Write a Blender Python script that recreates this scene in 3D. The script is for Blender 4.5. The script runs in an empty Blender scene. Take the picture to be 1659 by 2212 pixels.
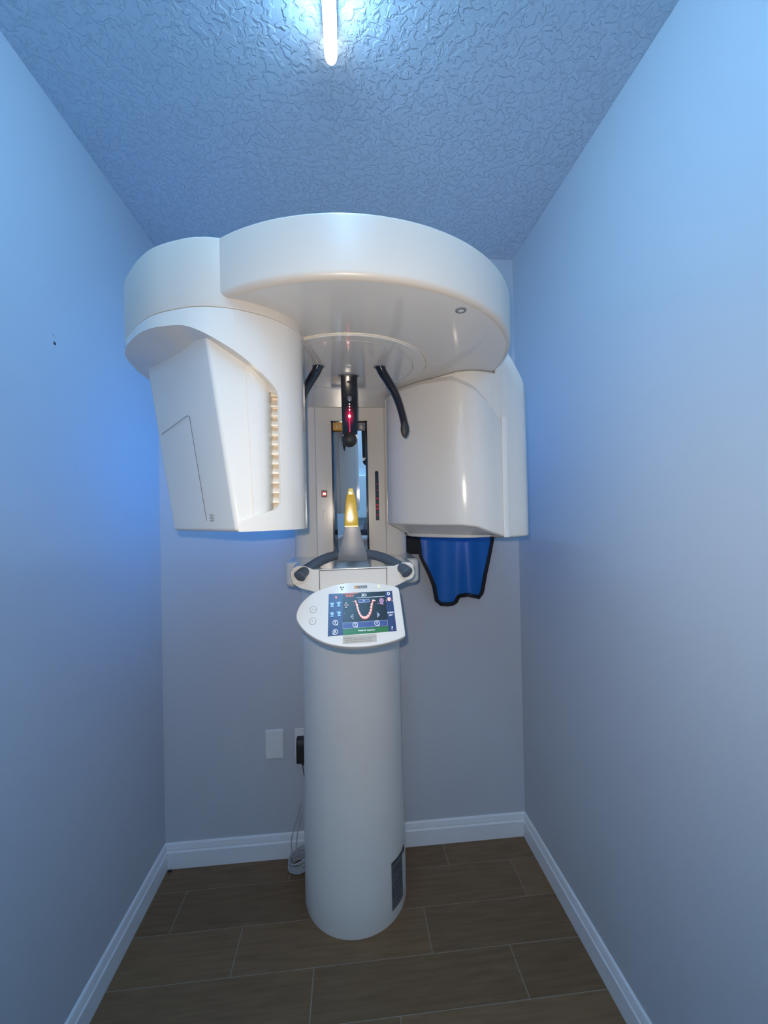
import bpy, bmesh, math
from mathutils import Vector, Matrix
from math import sin, cos, pi, sqrt, radians

S = bpy.context.scene
COL = S.collection
V = Vector

# ------------------------------------------------------------------ camera
CAM_Z = 1.3616
YAW, PITCH, ROLL, FPX = 0.08864, 0.00719, -0.0206, 875.45
f_ = V((sin(YAW)*cos(PITCH), cos(YAW)*cos(PITCH), sin(PITCH)))
r0 = V((cos(YAW), -sin(YAW), 0)); u0 = r0.cross(f_)
r_ = r0*cos(ROLL) + u0*sin(ROLL); u_ = -r0*sin(ROLL) + u0*cos(ROLL)
cd = bpy.data.cameras.new('camera'); cam = bpy.data.objects.new('camera', cd); COL.objects.link(cam)
m = Matrix.Identity(4)
for i in range(3):
    m[i][0], m[i][1], m[i][2] = r_[i], u_[i], -f_[i]
m[2][3] = CAM_Z
cam.matrix_world = m
cd.sensor_fit = 'VERTICAL'; cd.sensor_height = 24.0; cd.lens = 24.0*FPX/2212.0
cd.clip_start = 0.02; cd.clip_end = 50
S.camera = cam

# ------------------------------------------------------------------ world, light, exposure
w = bpy.data.worlds.new('world'); S.world = w; w.use_nodes = True
w.node_tree.nodes['Background'].inputs[0].default_value = (0.35, 0.5, 0.75, 1)
w.node_tree.nodes['Background'].inputs[1].default_value = 0.01
S.view_settings.view_transform = 'Standard'; S.view_settings.look = 'None'
S.view_settings.gamma = 1.0; S.view_settings.exposure = 0.0
S.view_settings.use_curve_mapping = False

TUBE_STRENGTH = 104.0
TUBE_COLOR = (0.29, 0.60, 0.94)
BLUE_STRENGTH = 24.0
BLUE_COLOR = (0.01, 0.27, 1.0)

def lamp(name, kind, loc, energy, color, **k):
    d = bpy.data.lights.new(name, kind); d.energy = energy; d.color = color
    for a, b in k.items(): setattr(d, a, b)
    o = bpy.data.objects.new(name, d); COL.objects.link(o); o.location = loc
    return o
# the flash of the phone that took the picture, just above and left of the lens
fl = lamp('camera_flash', 'SPOT', (-0.012, 0.0, CAM_Z+0.024), 19.0, (1.0, 0.85, 0.68),
          shadow_soft_size=0.004, spot_size=radians(128), spot_blend=1.0)
fl.rotation_euler = V((sin(YAW+.12), cos(YAW+.12), -0.10)).to_track_quat('-Z', 'Y').to_euler()
# fill lamp added over the rear space to brighten the mirror view
hl = lamp('rear_fill', 'AREA', (-0.98, -0.93, 2.41), 12.0, (0.62, 0.85, 1.0), size=0.22)

# ------------------------------------------------------------------ materials
def mat(name, col, rough=0.5, metal=0.0, coat=0.0, emit=None, es=0.0, vary=0.04, vscale=8.0,
        bump=0.0, bscale=200.0, trans=0.0, ior=1.5, spec=0.5, sss=0.0):
    M = bpy.data.materials.new(name); M.use_nodes = True
    nt = M.node_tree; b = nt.nodes['Principled BSDF']
    def n(t, **k):
        x = nt.nodes.new(t)
        for a, c in k.items(): setattr(x, a, c)
        return x
    b.inputs['Roughness'].default_value = rough; b.inputs['Metallic'].default_value = metal
    b.inputs['Coat Weight'].default_value = coat; b.inputs['Coat Roughness'].default_value = 0.08
    b.inputs['IOR'].default_value = ior; b.inputs['Transmission Weight'].default_value = trans
    b.inputs['Specular IOR Level'].default_value = spec
    tc = n('ShaderNodeTexCoord'); nz = n('ShaderNodeTexNoise'); nz.inputs['Scale'].default_value = vscale
    nz.inputs['Detail'].default_value = 3
    nt.links.new(tc.outputs['Object'], nz.inputs['Vector'])
    mx = n('ShaderNodeMix', data_type='RGBA')
    mx.inputs['A'].default_value = [c*(1-vary) for c in col]+[1]
    mx.inputs['B'].default_value = [min(1, c*(1+vary)) for c in col]+[1]
    nt.links.new(nz.outputs['Fac'], mx.inputs['Factor'])
    nt.links.new(mx.outputs['Result'], b.inputs['Base Color'])
    if emit:
        b.inputs['Emission Color'].default_value = list(emit)+[1]; b.inputs['Emission Strength'].default_value = es
    if bump:
        n2 = n('ShaderNodeTexNoise'); n2.inputs['Scale'].default_value = bscale; n2.inputs['Detail'].default_value = 2
        nt.links.new(tc.outputs['Object'], n2.inputs['Vector'])
        bp = n('ShaderNodeBump'); bp.inputs['Strength'].default_value = bump; bp.inputs['Distance'].default_value = 0.001
        nt.links.new(n2.outputs['Fac'], bp.inputs['Height']); nt.links.new(bp.outputs['Normal'], b.inputs['Normal'])
    return M

M = {}
M['wall'] = mat('painted_wall', (0.585, 0.61, 0.66), 0.6, vary=0.015, vscale=2, bump=0.25, bscale=160)
M['white'] = mat('gloss_white_plastic', (0.70, 0.665, 0.61), 0.17, coat=0.3, vary=0.01)
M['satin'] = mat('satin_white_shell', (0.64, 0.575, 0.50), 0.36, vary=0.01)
M['underside'] = mat('gloss_grey_white', (0.66, 0.65, 0.63), 0.10, coat=0.6, vary=0.01)
M['column'] = mat('satin_white_plastic', (0.88, 0.845, 0.78), 0.38, vary=0.01, bump=0.03, bscale=400)  # paler than the other machine whites, flash falloff made up for in the colour
M['cream'] = mat('cream_plastic', (0.78, 0.70, 0.60), 0.4, vary=0.01)
M['seam'] = mat('seam_gap', (0.42, 0.42, 0.43), 0.6)
M['dark_seam'] = mat('dark_gap', (0.05, 0.055, 0.07), 0.6)
M['black'] = mat('gloss_black', (0.006, 0.007, 0.012), 0.12, coat=0.5)
M['soft_black'] = mat('soft_black', (0.02, 0.02, 0.02), 0.55)
M['navy_gloss'] = mat('dark_navy_gloss', (0.003, 0.005, 0.016), 0.10, coat=0.6)
M['rubber'] = mat('blue_grey_rubber', (0.075, 0.10, 0.135), 0.45, bump=0.05, bscale=500)
M['metal'] = mat('satin_grey_metal', (0.36, 0.355, 0.36), 0.40, metal=0.75, bump=0.05, bscale=900)
M['greyp'] = mat('grey_plastic', (0.17, 0.20, 0.24), 0.35)
M['yellow'] = mat('yellow_plastic', (0.62, 0.38, 0.01), 0.16, coat=0.5)
M['pale_yellow'] = mat('pale_yellow', (0.85, 0.66, 0.2), 0.2)
M['mirror'] = mat('mirror_glass', (0.86, 0.90, 0.92), 0.015, metal=1.0, vary=0.0)
M['orange'] = mat('orange_print', (0.55, 0.28, 0.03), 0.4)
M['greyprint'] = mat('grey_print', (0.16, 0.15, 0.15), 0.4)
M['letter'] = mat('pale_print', (0.62, 0.64, 0.64), 0.4)
M['ink'] = mat('dark_ink', (0.05, 0.05, 0.06), 0.5)
M['apron'] = mat('royal_blue_vinyl', (0.002, 0.125, 0.44), 0.42, bump=0.08, bscale=300)
M['binding'] = mat('black_binding', (0.004, 0.004, 0.006), 0.7)
M['plate'] = mat('wall_plate_plastic', (0.84, 0.86, 0.86), 0.35)
M['base'] = mat('white_baseboard_paint', (0.88, 0.90, 0.93), 0.45, vary=0.03, vscale=20)
M['cable'] = mat('grey_cable', (0.42, 0.44, 0.47), 0.45)
M['label'] = mat('rating_label', (0.14, 0.155, 0.16), 0.4)
M['glow_led'] = mat('warm_led', (1, 1, 1), 0.3, emit=(1.0, 0.75, 0.7), es=6)
M['red_led'] = mat('red_led', (0.3, 0.0, 0.02), 0.3, emit=(1.0, 0.01, 0.08), es=3.5)
M['dim_red'] = mat('dim_red_led', (0.1, 0.0, 0.01), 0.3, emit=(1.0, 0.01, 0.03), es=0.35)
M['green_led'] = mat('green_led', (0.5, 0.7, 0.2), 0.3, emit=(0.65, 1.0, 0.15), es=1.6)
M['blue_fill'] = mat('blue_fill_strip', (0.1, 0.2, 0.9), 0.3, emit=BLUE_COLOR, es=BLUE_STRENGTH)  # emitters added for the blue glow on the walls
M['blue_fill_dim'] = mat('dim_blue_fill_strip', (0.1, 0.2, 0.9), 0.3, emit=BLUE_COLOR, es=BLUE_STRENGTH*0.45)
M['tube'] = mat('lit_diffuser', (0.9, 0.95, 1.0), 0.4, emit=TUBE_COLOR, es=TUBE_STRENGTH)
M['tube_end'] = mat('lit_end_cap', (0.9, 0.95, 1.0), 0.4, emit=(0.8, 0.95, 1.0), es=4)
M['label_beige'] = mat('beige_label', (0.47, 0.45, 0.38), 0.5)
M['fixture'] = mat('white_metal_channel', (0.75, 0.78, 0.8), 0.4)
M['acrylic'] = mat('frosted_sheet', (0.55, 0.66, 0.72), 0.2)
M['clear'] = mat('clear_tip', (0.9, 0.88, 0.82), 0.1, trans=0.4, emit=(1.0, 0.95, 0.85), es=0.25)  # weak emission stands in for the bright flare in the clear end
M['blueplastic'] = mat('mid_blue_plastic', (0.03, 0.14, 0.42), 0.35)
M['panel'] = mat('off_white_panel', (0.74, 0.71, 0.66), 0.3, coat=0.2, vary=0.01)
def scr(name, c, e=1.0):
    M[name] = mat(name, [x*0.05 for x in c], 0.25, emit=c, es=e, vary=0)
scr('scr_navy', (0.022, 0.045, 0.16)); scr('scr_black', (0.004, 0.006, 0.008)); scr('scr_white', (0.75, 0.85, 1.0))
scr('scr_blue', (0.04, 0.075, 0.27)); scr('scr_green', (0.02, 0.16, 0.045)); scr('scr_orange', (0.7, 0.13, 0.05))
scr('scr_pink', (0.85, 0.32, 0.27)); scr('scr_tooth', (0.9, 0.62, 0.62)); scr('scr_icon', (0.25, 0.5, 0.85)); scr('scr_mauve', (0.38, 0.22, 0.42))
scr('scr_grey', (0.35, 0.42, 0.6)); scr('scr_brown', (0.35, 0.2, 0.15))

def ceiling_material():
    X = bpy.data.materials.new('knockdown_ceiling'); X.use_nodes = True; nt = X.node_tree; b = nt.nodes['Principled BSDF']
    b.inputs['Base Color'].default_value = (0.68, 0.73, 0.80, 1); b.inputs['Roughness'].default_value = 0.6
    tc = nt.nodes.new('ShaderNodeTexCoord')
    n1 = nt.nodes.new('ShaderNodeTexNoise'); n1.inputs['Scale'].default_value = 50; n1.inputs['Detail'].default_value = 3; n1.inputs['Distortion'].default_value = 0.6
    cr = nt.nodes.new('ShaderNodeValToRGB'); cr.color_ramp.elements[0].position = 0.47; cr.color_ramp.elements[1].position = 0.56
    n2 = nt.nodes.new('ShaderNodeTexNoise'); n2.inputs['Scale'].default_value = 160; n2.inputs['Detail'].default_value = 2
    ad = nt.nodes.new('ShaderNodeMath'); ad.operation = 'MULTIPLY_ADD'; ad.inputs[1].default_value = 0.25
    bp = nt.nodes.new('ShaderNodeBump'); bp.inputs['Strength'].default_value = 0.8; bp.inputs['Distance'].default_value = 0.0030
    L = nt.links.new
    L(tc.outputs['Object'], n1.inputs['Vector']); L(tc.outputs['Object'], n2.inputs['Vector'])
    L(n1.outputs['Fac'], cr.inputs['Fac']); L(n2.outputs['Fac'], ad.inputs[0]); L(cr.outputs['Color'], ad.inputs[2])
    L(ad.outputs[0], bp.inputs['Height']); L(bp.outputs['Normal'], b.inputs['Normal'])
    return X
M['ceiling'] = ceiling_material()
def tile_material():
    X = bpy.data.materials.new('wood_look_tile'); X.use_nodes = True; nt = X.node_tree; b = nt.nodes['Principled BSDF']
    b.inputs['Roughness'].default_value = 0.45
    L = nt.links.new
    tc = nt.nodes.new('ShaderNodeTexCoord'); at = nt.nodes.new('ShaderNodeAttribute'); at.attribute_name = 'tile_tone'
    mp = nt.nodes.new('ShaderNodeMapping'); mp.inputs['Scale'].default_value = (3, 30, 1)
    nz = nt.nodes.new('ShaderNodeTexNoise'); nz.inputs['Scale'].default_value = 2.5; nz.inputs['Detail'].default_value = 6
    cr = nt.nodes.new('ShaderNodeValToRGB')
    cr.color_ramp.elements[0].position = 0.3; cr.color_ramp.elements[0].color = (0.175, 0.097, 0.043, 1)
    cr.color_ramp.elements[1].position = 0.75; cr.color_ramp.elements[1].color = (0.245, 0.143, 0.070, 1)
    hs = nt.nodes.new('ShaderNodeHueSaturation')
    L(tc.outputs['Object'], mp.inputs['Vector']); L(mp.outputs['Vector'], nz.inputs['Vector']); L(nz.outputs['Fac'], cr.inputs['Fac'])
    L(cr.outputs['Color'], hs.inputs['Color']); L(at.outputs['Fac'], hs.inputs['Value']); L(hs.outputs['Color'], b.inputs['Base Color'])
    return X
M['tile'] = tile_material(); M['grout'] = mat('grout', (0.34, 0.28, 0.21), 0.85)

# ------------------------------------------------------------------ mesh helpers
class MB:
    def __init__(s): s.v = []; s.f = []; s.m = []
    def add(s, vs, fs, mi=0):
        o = len(s.v); s.v += [tuple(p) for p in vs]
        for f in fs: s.f.append([o+i for i in f]); s.m.append(mi)
        return s
    def loft(s, secs, mi=0, cap=True, closed=True):
        n = len(secs[0]); vs = [p for sec in secs for p in sec]; fs = []
        for i in range(len(secs)-1):
            for j in range(n if closed else n-1):
                k = (j+1) % n; fs.append([i*n+j, i*n+k, (i+1)*n+k, (i+1)*n+j])
        if cap and closed:
            fs.append(list(range(n))[::-1]); fs.append([(len(secs)-1)*n+j for j in range(n)])
        return s.add(vs, fs, mi)
    def prism(s, xy, z0, z1, mi=0):
        return s.loft([[(x, y, z0) for x, y in xy], [(x, y, z1) for x, y in xy]], mi)
    def box(s, x0, x1, y0, y1, z0, z1, mi=0):
        return s.prism([(x0, y0), (x1, y0), (x1, y1), (x0, y1)], z0, z1, mi)
    def tube(s, path, rad, n=16, mi=0, cap=True):
        path = [V(p) for p in path]; secs = []; up = None
        for i, p in enumerate(path):
            t = (path[min(i+1, len(path)-1)] - path[max(i-1, 0)]).normalized()
            if up is None:
                up = t.orthogonal().normalized()
            a = (up - t*up.dot(t)).normalized(); up = a; b = t.cross(a)
            r = rad[i] if isinstance(rad, (list, tuple)) else rad
            secs.append([p + a*r*cos(2*pi*k/n) + b*r*sin(2*pi*k/n) for k in range(n)])
        return s.loft(secs, mi, cap)
    def sphere(s, c, r, mi=0, n=20, sc=(1, 1, 1)):
        c = V(c); vs = []; fs = []
        for i in range(n//2+1):
            a = pi*i/(n//2)
            for j in range(n):
                b = 2*pi*j/n
                vs.append(c + V((r*sc[0]*sin(a)*cos(b), r*sc[1]*sin(a)*sin(b), r*sc[2]*cos(a))))
        for i in range(n//2):
            for j in range(n):
                k = (j+1) % n; fs.append([i*n+j, (i+1)*n+j, (i+1)*n+k, i*n+k])
        return s.add(vs, fs, mi)
    def obj(s, name, mats, parent=None, smooth=35, bevel=0, seg=3, solid=0, label=None):
        me = bpy.data.meshes.new(name); me.from_pydata(s.v, [], s.f); 
        if not isinstance(mats, (list, tuple)): mats = [mats]
        for q in mats: me.materials.append(M[q])
        me.polygons.foreach_set('material_index', s.m)
        bm = bmesh.new(); bm.from_mesh(me); bmesh.ops.remove_doubles(bm, verts=bm.verts, dist=1e-6)
        bmesh.ops.dissolve_degenerate(bm, edges=bm.edges, dist=1e-7)
        bmesh.ops.recalc_face_normals(bm, faces=bm.faces); bm.to_mesh(me); bm.free()
        if smooth:
            me.polygons.foreach_set('use_smooth', [True]*len(me.polygons)); me.set_sharp_from_angle(angle=radians(smooth))
        o = bpy.data.objects.new(name, me); COL.objects.link(o)
        if parent is not None: o.parent = parent
        if label: o['label'] = label
        if solid:
            q = o.modifiers.new('solid', 'SOLIDIFY'); q.thickness = solid; q.offset = -1
        if bevel:
            q = o.modifiers.new('bevel', 'BEVEL'); q.width = bevel; q.segments = seg; q.limit_method = 'ANGLE'; q.angle_limit = radians(38)
            q.harden_normals = True
        return o

def circ(cx, cy, r, n=64, a0=0.0, a1=2*pi, end=False):
    return [(cx+r*cos(a0+(a1-a0)*i/(n-1 if end else n)), cy+r*sin(a0+(a1-a0)*i/(n-1 if end else n))) for i in range(n)]
def catmull(P, n=6, closed=False):
    P = [V(p) for p in P]; N = len(P); out = []
    for i in range(N if closed else N-1):
        g = (lambda j: P[j % N]) if closed else (lambda j: P[max(0, min(N-1, j))])
        a, b, c, d = g(i-1), g(i), g(i+1), g(i+2)
        for k in range(n):
            t = k/n
            out.append(0.5*((2*b)+(c-a)*t+(2*a-5*b+4*c-d)*t*t+(3*b-a-3*c+d)*t**3))
    if not closed: out.append(P[-1])
    return out
def rrect(x0, x1, y0, y1, r, n=6):
    o = []
    for cx, cy, a in ((x1-r, y0+r, -pi/2), (x1-r, y1-r, 0), (x0+r, y1-r, pi/2), (x0+r, y0+r, pi)):
        o += [(cx+r*cos(a+pi/2*i/n), cy+r*sin(a+pi/2*i/n)) for i in range(n+1)]
    return o
def interp(T, x):
    if x <= T[0][0]: return T[0][1]
    for (a, b), (c, d) in zip(T, T[1:]):
        if x <= c: return b+(d-b)*(x-a)/(c-a)
    return T[-1][1]
def thing(name, label, cat, loc=(0, 0, 0), group=None):
    o = bpy.data.objects.new(name, None); COL.objects.link(o); o.location = loc; o.empty_display_size = 0.1
    return tag(o, label, cat, group)
def tag(o, label, cat, group=None):
    o['label'] = label; o['category'] = cat
    if group: o['group'] = group
    return o
def structure(o): o['kind'] = 'structure'; return o
_tc = {}
def text_geo(s):
    if s not in _tc:
        c = bpy.data.curves.new('t', 'FONT'); c.body = s; c.size = 1; c.align_x = 'CENTER'; c.align_y = 'CENTER'; c.resolution_u = 3
        o = bpy.data.objects.new('t', c); COL.objects.link(o)
        dg = bpy.context.evaluated_depsgraph_get(); dg.update()
        me = bpy.data.meshes.new_from_object(o.evaluated_get(dg))
        _tc[s] = ([v.co.copy() for v in me.vertices], [list(p.vertices) for p in me.polygons])
        bpy.data.objects.remove(o); bpy.data.curves.remove(c); bpy.data.meshes.remove(me)
    return _tc[s]

# ------------------------------------------------------------------ room
XL, XR, YB, YR, CH = -0.738, 0.7213, 1.6685, -1.05, 2.44
XN = -1.30    # the space behind the camera is wider on the left
structure(MB().box(XL-.1, XL, -.82, YB+.1, -.05, CH+.1).obj('wall_left', 'wall', smooth=0))
structure(MB().box(XN, XL-.1, -.82, -.72, -.05, CH+.1).obj('trim_1', 'wall', smooth=0))
structure(MB().box(XN-.1, XN, YR-.1, -.72, -.05, CH+.1).obj('trim_2', 'wall', smooth=0))
structure(MB().box(XR, XR+.1, YR-.1, YB+.1, -.05, CH+.1).obj('wall_right', 'wall', smooth=0))
structure(MB().box(XL, XR, YB, YB+.1, -.05, CH+.1).obj('wall_back', 'wall', smooth=0))
structure(MB().box(XN, XR, YR-.1, YR, -.05, CH+.1).obj('wall_front', 'wall', smooth=0))
structure(MB().prism([(XN, YR), (XR, YR), (XR, YB), (XL, YB), (XL, -.82), (XN, -.82)], CH, CH+.1).obj('ceiling', 'ceiling', smooth=0))
fb = MB(); tones = []
fb.box(XL, XR, YR, YB, -.05, -0.0012, 1).box(XN, XL, YR, -.82, -.05, 0, 1)
import random; random.seed(4)
G = 0.0034
rows = [(1.555, 1.70, -0.248), (1.40, 1.555, -0.003), (1.25, 1.40, 0.234), (1.105, 1.25, 0.480), (0.955, 1.105, 0.115)]
y = .955; k = 0
while y > YR:
    rows.append((y-.15, y, (0.36+.245*k) % .61)); y -= .15; k += 1
ntile = []
for y0, y1, j in rows:
    x = j-.61*4
    while x < XR:
        a, b = max(x+G/2, XL), min(x+.61-G/2, XR)
        if b > a+.01:
            s0 = len(fb.f); fb.box(a, b, max(y0+G/2, YR), min(y1-G/2, YB), -0.0012, 0.0, 0)
            ntile += [(len(fb.f)-s0, random.uniform(.86, 1.12))]
        x += .61
me = bpy.data.meshes.new('floor'); me.from_pydata(fb.v, [], fb.f); me.materials.append(M['tile']); me.materials.append(M['grout'])
me.polygons.foreach_set('material_index', fb.m)
at = me.attributes.new('tile_tone', 'FLOAT', 'FACE'); vals = [1.0]*12
for n, t in ntile: vals += [t]*n
at.data.foreach_set('value', vals)
fo = bpy.data.objects.new('floor', me); COL.objects.link(fo); structure(fo)
# baseboards: stepped profile (distance from wall, height)
PROF = [(0, 0), (.013, 0), (.013, .062), (.0095, .068), (.0095, .072), (.006, .090), (.003, .0945), (0, .0945)]
def base(name, A, B, nrm):
    A, B, nrm = V(A), V(B), V(nrm)
    structure(MB().loft([[P+nrm*d+V((0, 0, h)) for d, h in PROF] for P in (A, B)]).obj(name, 'base', smooth=0))
base('baseboard_back', (XL, YB, 0), (XR, YB, 0), (0, -1, 0))
base('baseboard_left', (XL, -.82, 0), (XL, YB, 0), (1, 0, 0))
base('baseboard_right', (XR, YR, 0), (XR, YB, 0), (-1, 0, 0))

# ------------------------------------------------------------------ ceiling light
cl = thing('ceiling_light', 'lit white tube lamp mounted on the textured ceiling', 'ceiling light', (-0.018, 0.35, CH))
LZ = -.0235
x0 = 0.0
cl_b = MB().box(-.0135, .0135, -1.0, .565, -.011, 0).obj('channel', 'fixture', cl, bevel=.002)
def tube_secs(L): return [[(rr*cos(2*pi*k/24), yy, LZ+rr*sin(2*pi*k/24)) for k in range(24)] for yy, rr in L]
A0, A1 = radians(172), radians(368)      # lit sector; the top is covered by an opaque piece added to cut ceiling glow
arc_ = [(.0145*cos(A0+(A1-A0)*k/20), LZ+.0145*sin(A0+(A1-A0)*k/20)) for k in range(21)]
MB().loft([[(a, yy, b) for a, b in arc_] for yy in (-1.0, .53)]).obj('diffuser', 'tube', cl)
hs_ = [(.0148*cos(radians(8+164*k/10)), LZ+.0148*sin(radians(8+164*k/10))) for k in range(11)]
MB().loft([[(a, yy, b) for a, b in hs_] for yy in (-1.0, .535)]).obj('housing', 'fixture', cl)  # opaque cover added over the diffuser to limit glow on the ceiling
MB().loft(tube_secs([(.53, .0145), (.574, .0145), (.580, .0138), (.586, .0115), (.590, .008), (.5915, .003)])).obj('end_cap', 'tube_end', cl)

# ------------------------------------------------------------------ wall things
def wall_plate(x, z, label, name='wall_plate'):
    o = MB().loft([[(a, 0, b) for a, b in rrect(-.035, .035, -.057, .057, .004)],
                   [(a, -.004, b) for a, b in rrect(-.035, .035, -.057, .057, .004)],
                   [(a, -.0058, b) for a, b in rrect(-.0325, .0325, -.0545, .0545, .003)]]).obj(name, 'plate', smooth=30)
    o.location = (x, YB, z); return tag(o, label, 'wall plate')
wall_plate(-.312, .452, 'blank white cover plate on the back wall with nothing plugged in')
op = thing('outlet_plate', 'white outlet plate half hidden behind the column with a black charger in it', 'wall plate', (-.196, YB, .45))
MB().loft([[(a, 0, b) for a, b in rrect(-.035, .035, -.057, .057, .004)], [(a, -.0055, b) for a, b in rrect(-.034, .034, -.056, .056, .004)]]).obj('plate', 'plate', op)
for zz in (.02, -.02):
    MB().loft([[(a, -.005, b+zz) for a, b in rrect(-.017, .017, -.014, .014, .008)], [(a, -.0072, b+zz) for a, b in rrect(-.016, .016, -.013, .013, .007)]]).obj('socket', 'plate', op)
ad = thing('power_adapter', 'black plug-in power adapter with thin cord in the outlet beside the column', 'power adapter', (-.197, YB-.0075, .43))
prof = [(0, -.045), (-.030, -.045), (-.034, -.040), (-.036, .02), (-.033, .038), (-.024, .050), (0, .052)]
MB().loft([[(-.025, yy, zz) for yy, zz in prof], [(.025, yy, zz) for yy, zz in prof]]).obj('body', 'soft_black', ad, bevel=.004)
MB().tube([(-.002, -.018, -.045), (-.002, -.018, -.055)], .0045, 12).obj('strain_relief', 'soft_black', ad)
MB().tube(catmull([(-.002, -.018, -.053), (-.001, -.018, -.07), (.004, -.016, -.11), (.012, -.014, -.15), (.03, -.012, -.22), (.05, -.01, -.33), (.06, -.012, -.40)]), .0016, 8).obj('cord', 'soft_black', ad)
cb = MB()
import random as _r; _r.seed(9)
for i in range(7):
    P = []
    rr = .046+_r.uniform(-.004, .004); ph = _r.uniform(0, 6)
    tl = _r.uniform(-.25, .1)
    for k in range(41):
        a = 2*pi*k/40
        px, py = rr*cos(a), rr*.62*sin(a)
        P.append((-.214+px*.85, 1.603+py*cos(tl), .0030+i*.0056+.018*(1-cos(a+2.6))*(.4+i*.08)+.0015*sin(3*a+ph)))
    cb.tube(P, .0028, 8, cap=False)
cb.tube(catmull([(-.232, 1.60, .03), (-.243, 1.61, .06), (-.246, 1.62, .095), (-.238, 1.635, .13), (-.225, 1.650, .165), (-.216, 1.656, .19), (-.212, 1.658, .21)]), .0022, 8)
cb.tube(catmull([(-.222, 1.60, .055), (-.226, 1.615, .09), (-.218, 1.64, .14), (-.210, 1.655, .17)]), .0022, 8)
tag(cb.obj('coiled_cable', 'cable'), 'bundle of grey cable coiled on the floor behind the column', 'cable')
tag(MB().sphere((-.712, 1.644, .005), .0055, 0, 10, (1.4, .8, .8)).obj('debris_crumb', 'soft_black'), 'tiny dark crumb on the floor in the back left corner', 'debris')
an = thing('wall_anchor', 'small worn screw hole marks on the left wall', 'wall anchor', (XL, 1.10, 1.83))
MB().tube([(0, -.002, -.010), (.0025, 0, -.013), (.0015, .003, -.016)], [.0012, .0022, .001], 8).obj('screw', 'ink', an)
MB().sphere((0, -.002, .006), .0018, 0, 8).obj('hole', 'seam', an); MB().sphere((0, .004, .004), .0015, 0, 8).obj('hole', 'seam', an)

# lead apron on the back wall
apr = thing('lead_apron', 'royal blue protective apron with black edging hanging on the back wall', 'apron', (0.43, 1.64, 1.0))
edgeL = [(1.60, .30), (1.45, .265), (1.268, .276), (1.185, .286), (1.119, .315), (1.066, .336), (1.007, .347), (.992, .355), (.984, .371)]
edgeR = [(1.60, .56), (1.45, .612), (1.25, .601), (1.191, .588), (1.105, .566), (1.04, .553), (1.015, .545), (1.010, .538), (1.008, .531)]
bot = [(.371, .984), (.40, .982), (.424, .984), (.440, .993), (.450, 1.015), (.477, 1.024), (.507, 1.016), (.531, 1.008)]
def fold(x, z):
    k = min(1, max(0, (1.5-z)/.45))
    return 1.632 - .014*k*sin((x-.30)*34+1.2)-.006*k*sin((x-.3)*75)
n1, n2 = 48, 30; vs = []; fs = []
for i in range(n1+1):
    s = i/n1
    for j in range(n2+1):
        t = j/n2
        zl = 1.60+( .984-1.60)*t
        xl = interp([(a, b) for a, b in sorted([(q[0], q[1]) for q in edgeL])], 1.60-(1.60-.984)*t)
        xr = interp([(a, b) for a, b in sorted([(q[0], q[1]) for q in edgeR])], 1.60-(1.60-1.008)*t)
        x = xl+(xr-xl)*s
        zb_ = interp(bot, x if t > .9 else .371+(.531-.371)*s)
        z = 1.60-(1.60-zb_)*t
        vs.append((x-.43, fold(x, z)-1.64, z-1.0))
for i in range(n1):
    for j in range(n2):
        a = i*(n2+1)+j; fs.append([a, a+n2+1, a+n2+2, a+1])
MB().add(vs, fs).obj('apron_cloth', 'apron', apr, smooth=80, solid=.004)
lb = [vs[j] for j in range(n2+1)]; bb = [vs[i*(n2+1)+n2] for i in range(n1+1)]; rb = [vs[n1*(n2+1)+j] for j in range(n2, -1, -1)]
bp = lb+bb[1:]+rb[1:]
def ribbon(P, w=.0135, th=.005):
    P = [V(p) for p in P]; secs = []
    for i, p in enumerate(P):
        t = (P[min(i+2, len(P)-1)]-P[max(i-2, 0)]); t.y = 0; t.normalize(); nn = V((-t.z, 0, t.x))  # in-plane, pointing inwards
        a = p - nn*.001; b = p + nn*w
        secs.append([a+V((0, -th, 0)), b+V((0, -th, 0)), b+V((0, th*.6, 0)), a+V((0, th*.6, 0))])
    return MB().loft(secs)
ribbon(bp).obj('binding', 'binding', apr, smooth=60)
MB().loft([[(x, yy, z) for x, z in [(-.21, .20), (-.135, .20), (-.128, .29), (-.20, .30)]] for yy in (-.012, .0)]).obj('strap', 'binding', apr, bevel=.003)
hk = thing('apron_hook', 'wall hook behind the machine that carries the blue apron', 'hook', (.43, YB, 1.62))
MB().box(-.02, .02, -.006, 0, -.03, .03).obj('back_plate', 'metal', hk, bevel=.003)
MB().tube(catmull([(0, -.004, -.01), (0, -.03, -.02), (0, -.055, -.01), (0, -.06, .015)]), .004, 10).obj('prong', 'metal', hk)

# seen only in the mirror: dispenser on the wall behind the camera
dp = thing('wall_dispenser', 'white and blue dispenser on the wall behind the camera, seen in the mirror', 'dispenser', (-0.445, YR, 1.33))
MB().loft([[(a, 0, b) for a, b in rrect(-.055, .055, -.19, .18, .02)], [(a, -.0-.0+.10, b) for a, b in rrect(-.055, .055, -.19, .18, .02)]]).obj('body', 'plate', dp, bevel=.008)
MB().loft([[(a, .0, b) for a, b in rrect(-.068, .068, .0, .17, .03)], [(a, .085, b) for a, b in rrect(-.068, .068, .0, .17, .03)]]).obj('cover_band', 'blueplastic', dp, bevel=.006)
for zz in (.11, .07):
    MB().loft([[(-.03+.012*cos(2*pi*k/20), yy, zz+.012*sin(2*pi*k/20)) for k in range(20)] for yy in (.09, .104)]).obj('button', 'greyp', dp)
tag(MB().box(-.575, -.33, YR, YR+.004, 1.09, 1.57).obj('backing_sheet', 'acrylic', bevel=.001), 'clear plastic sheet on the wall behind the dispenser', 'plastic sheet')

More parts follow.
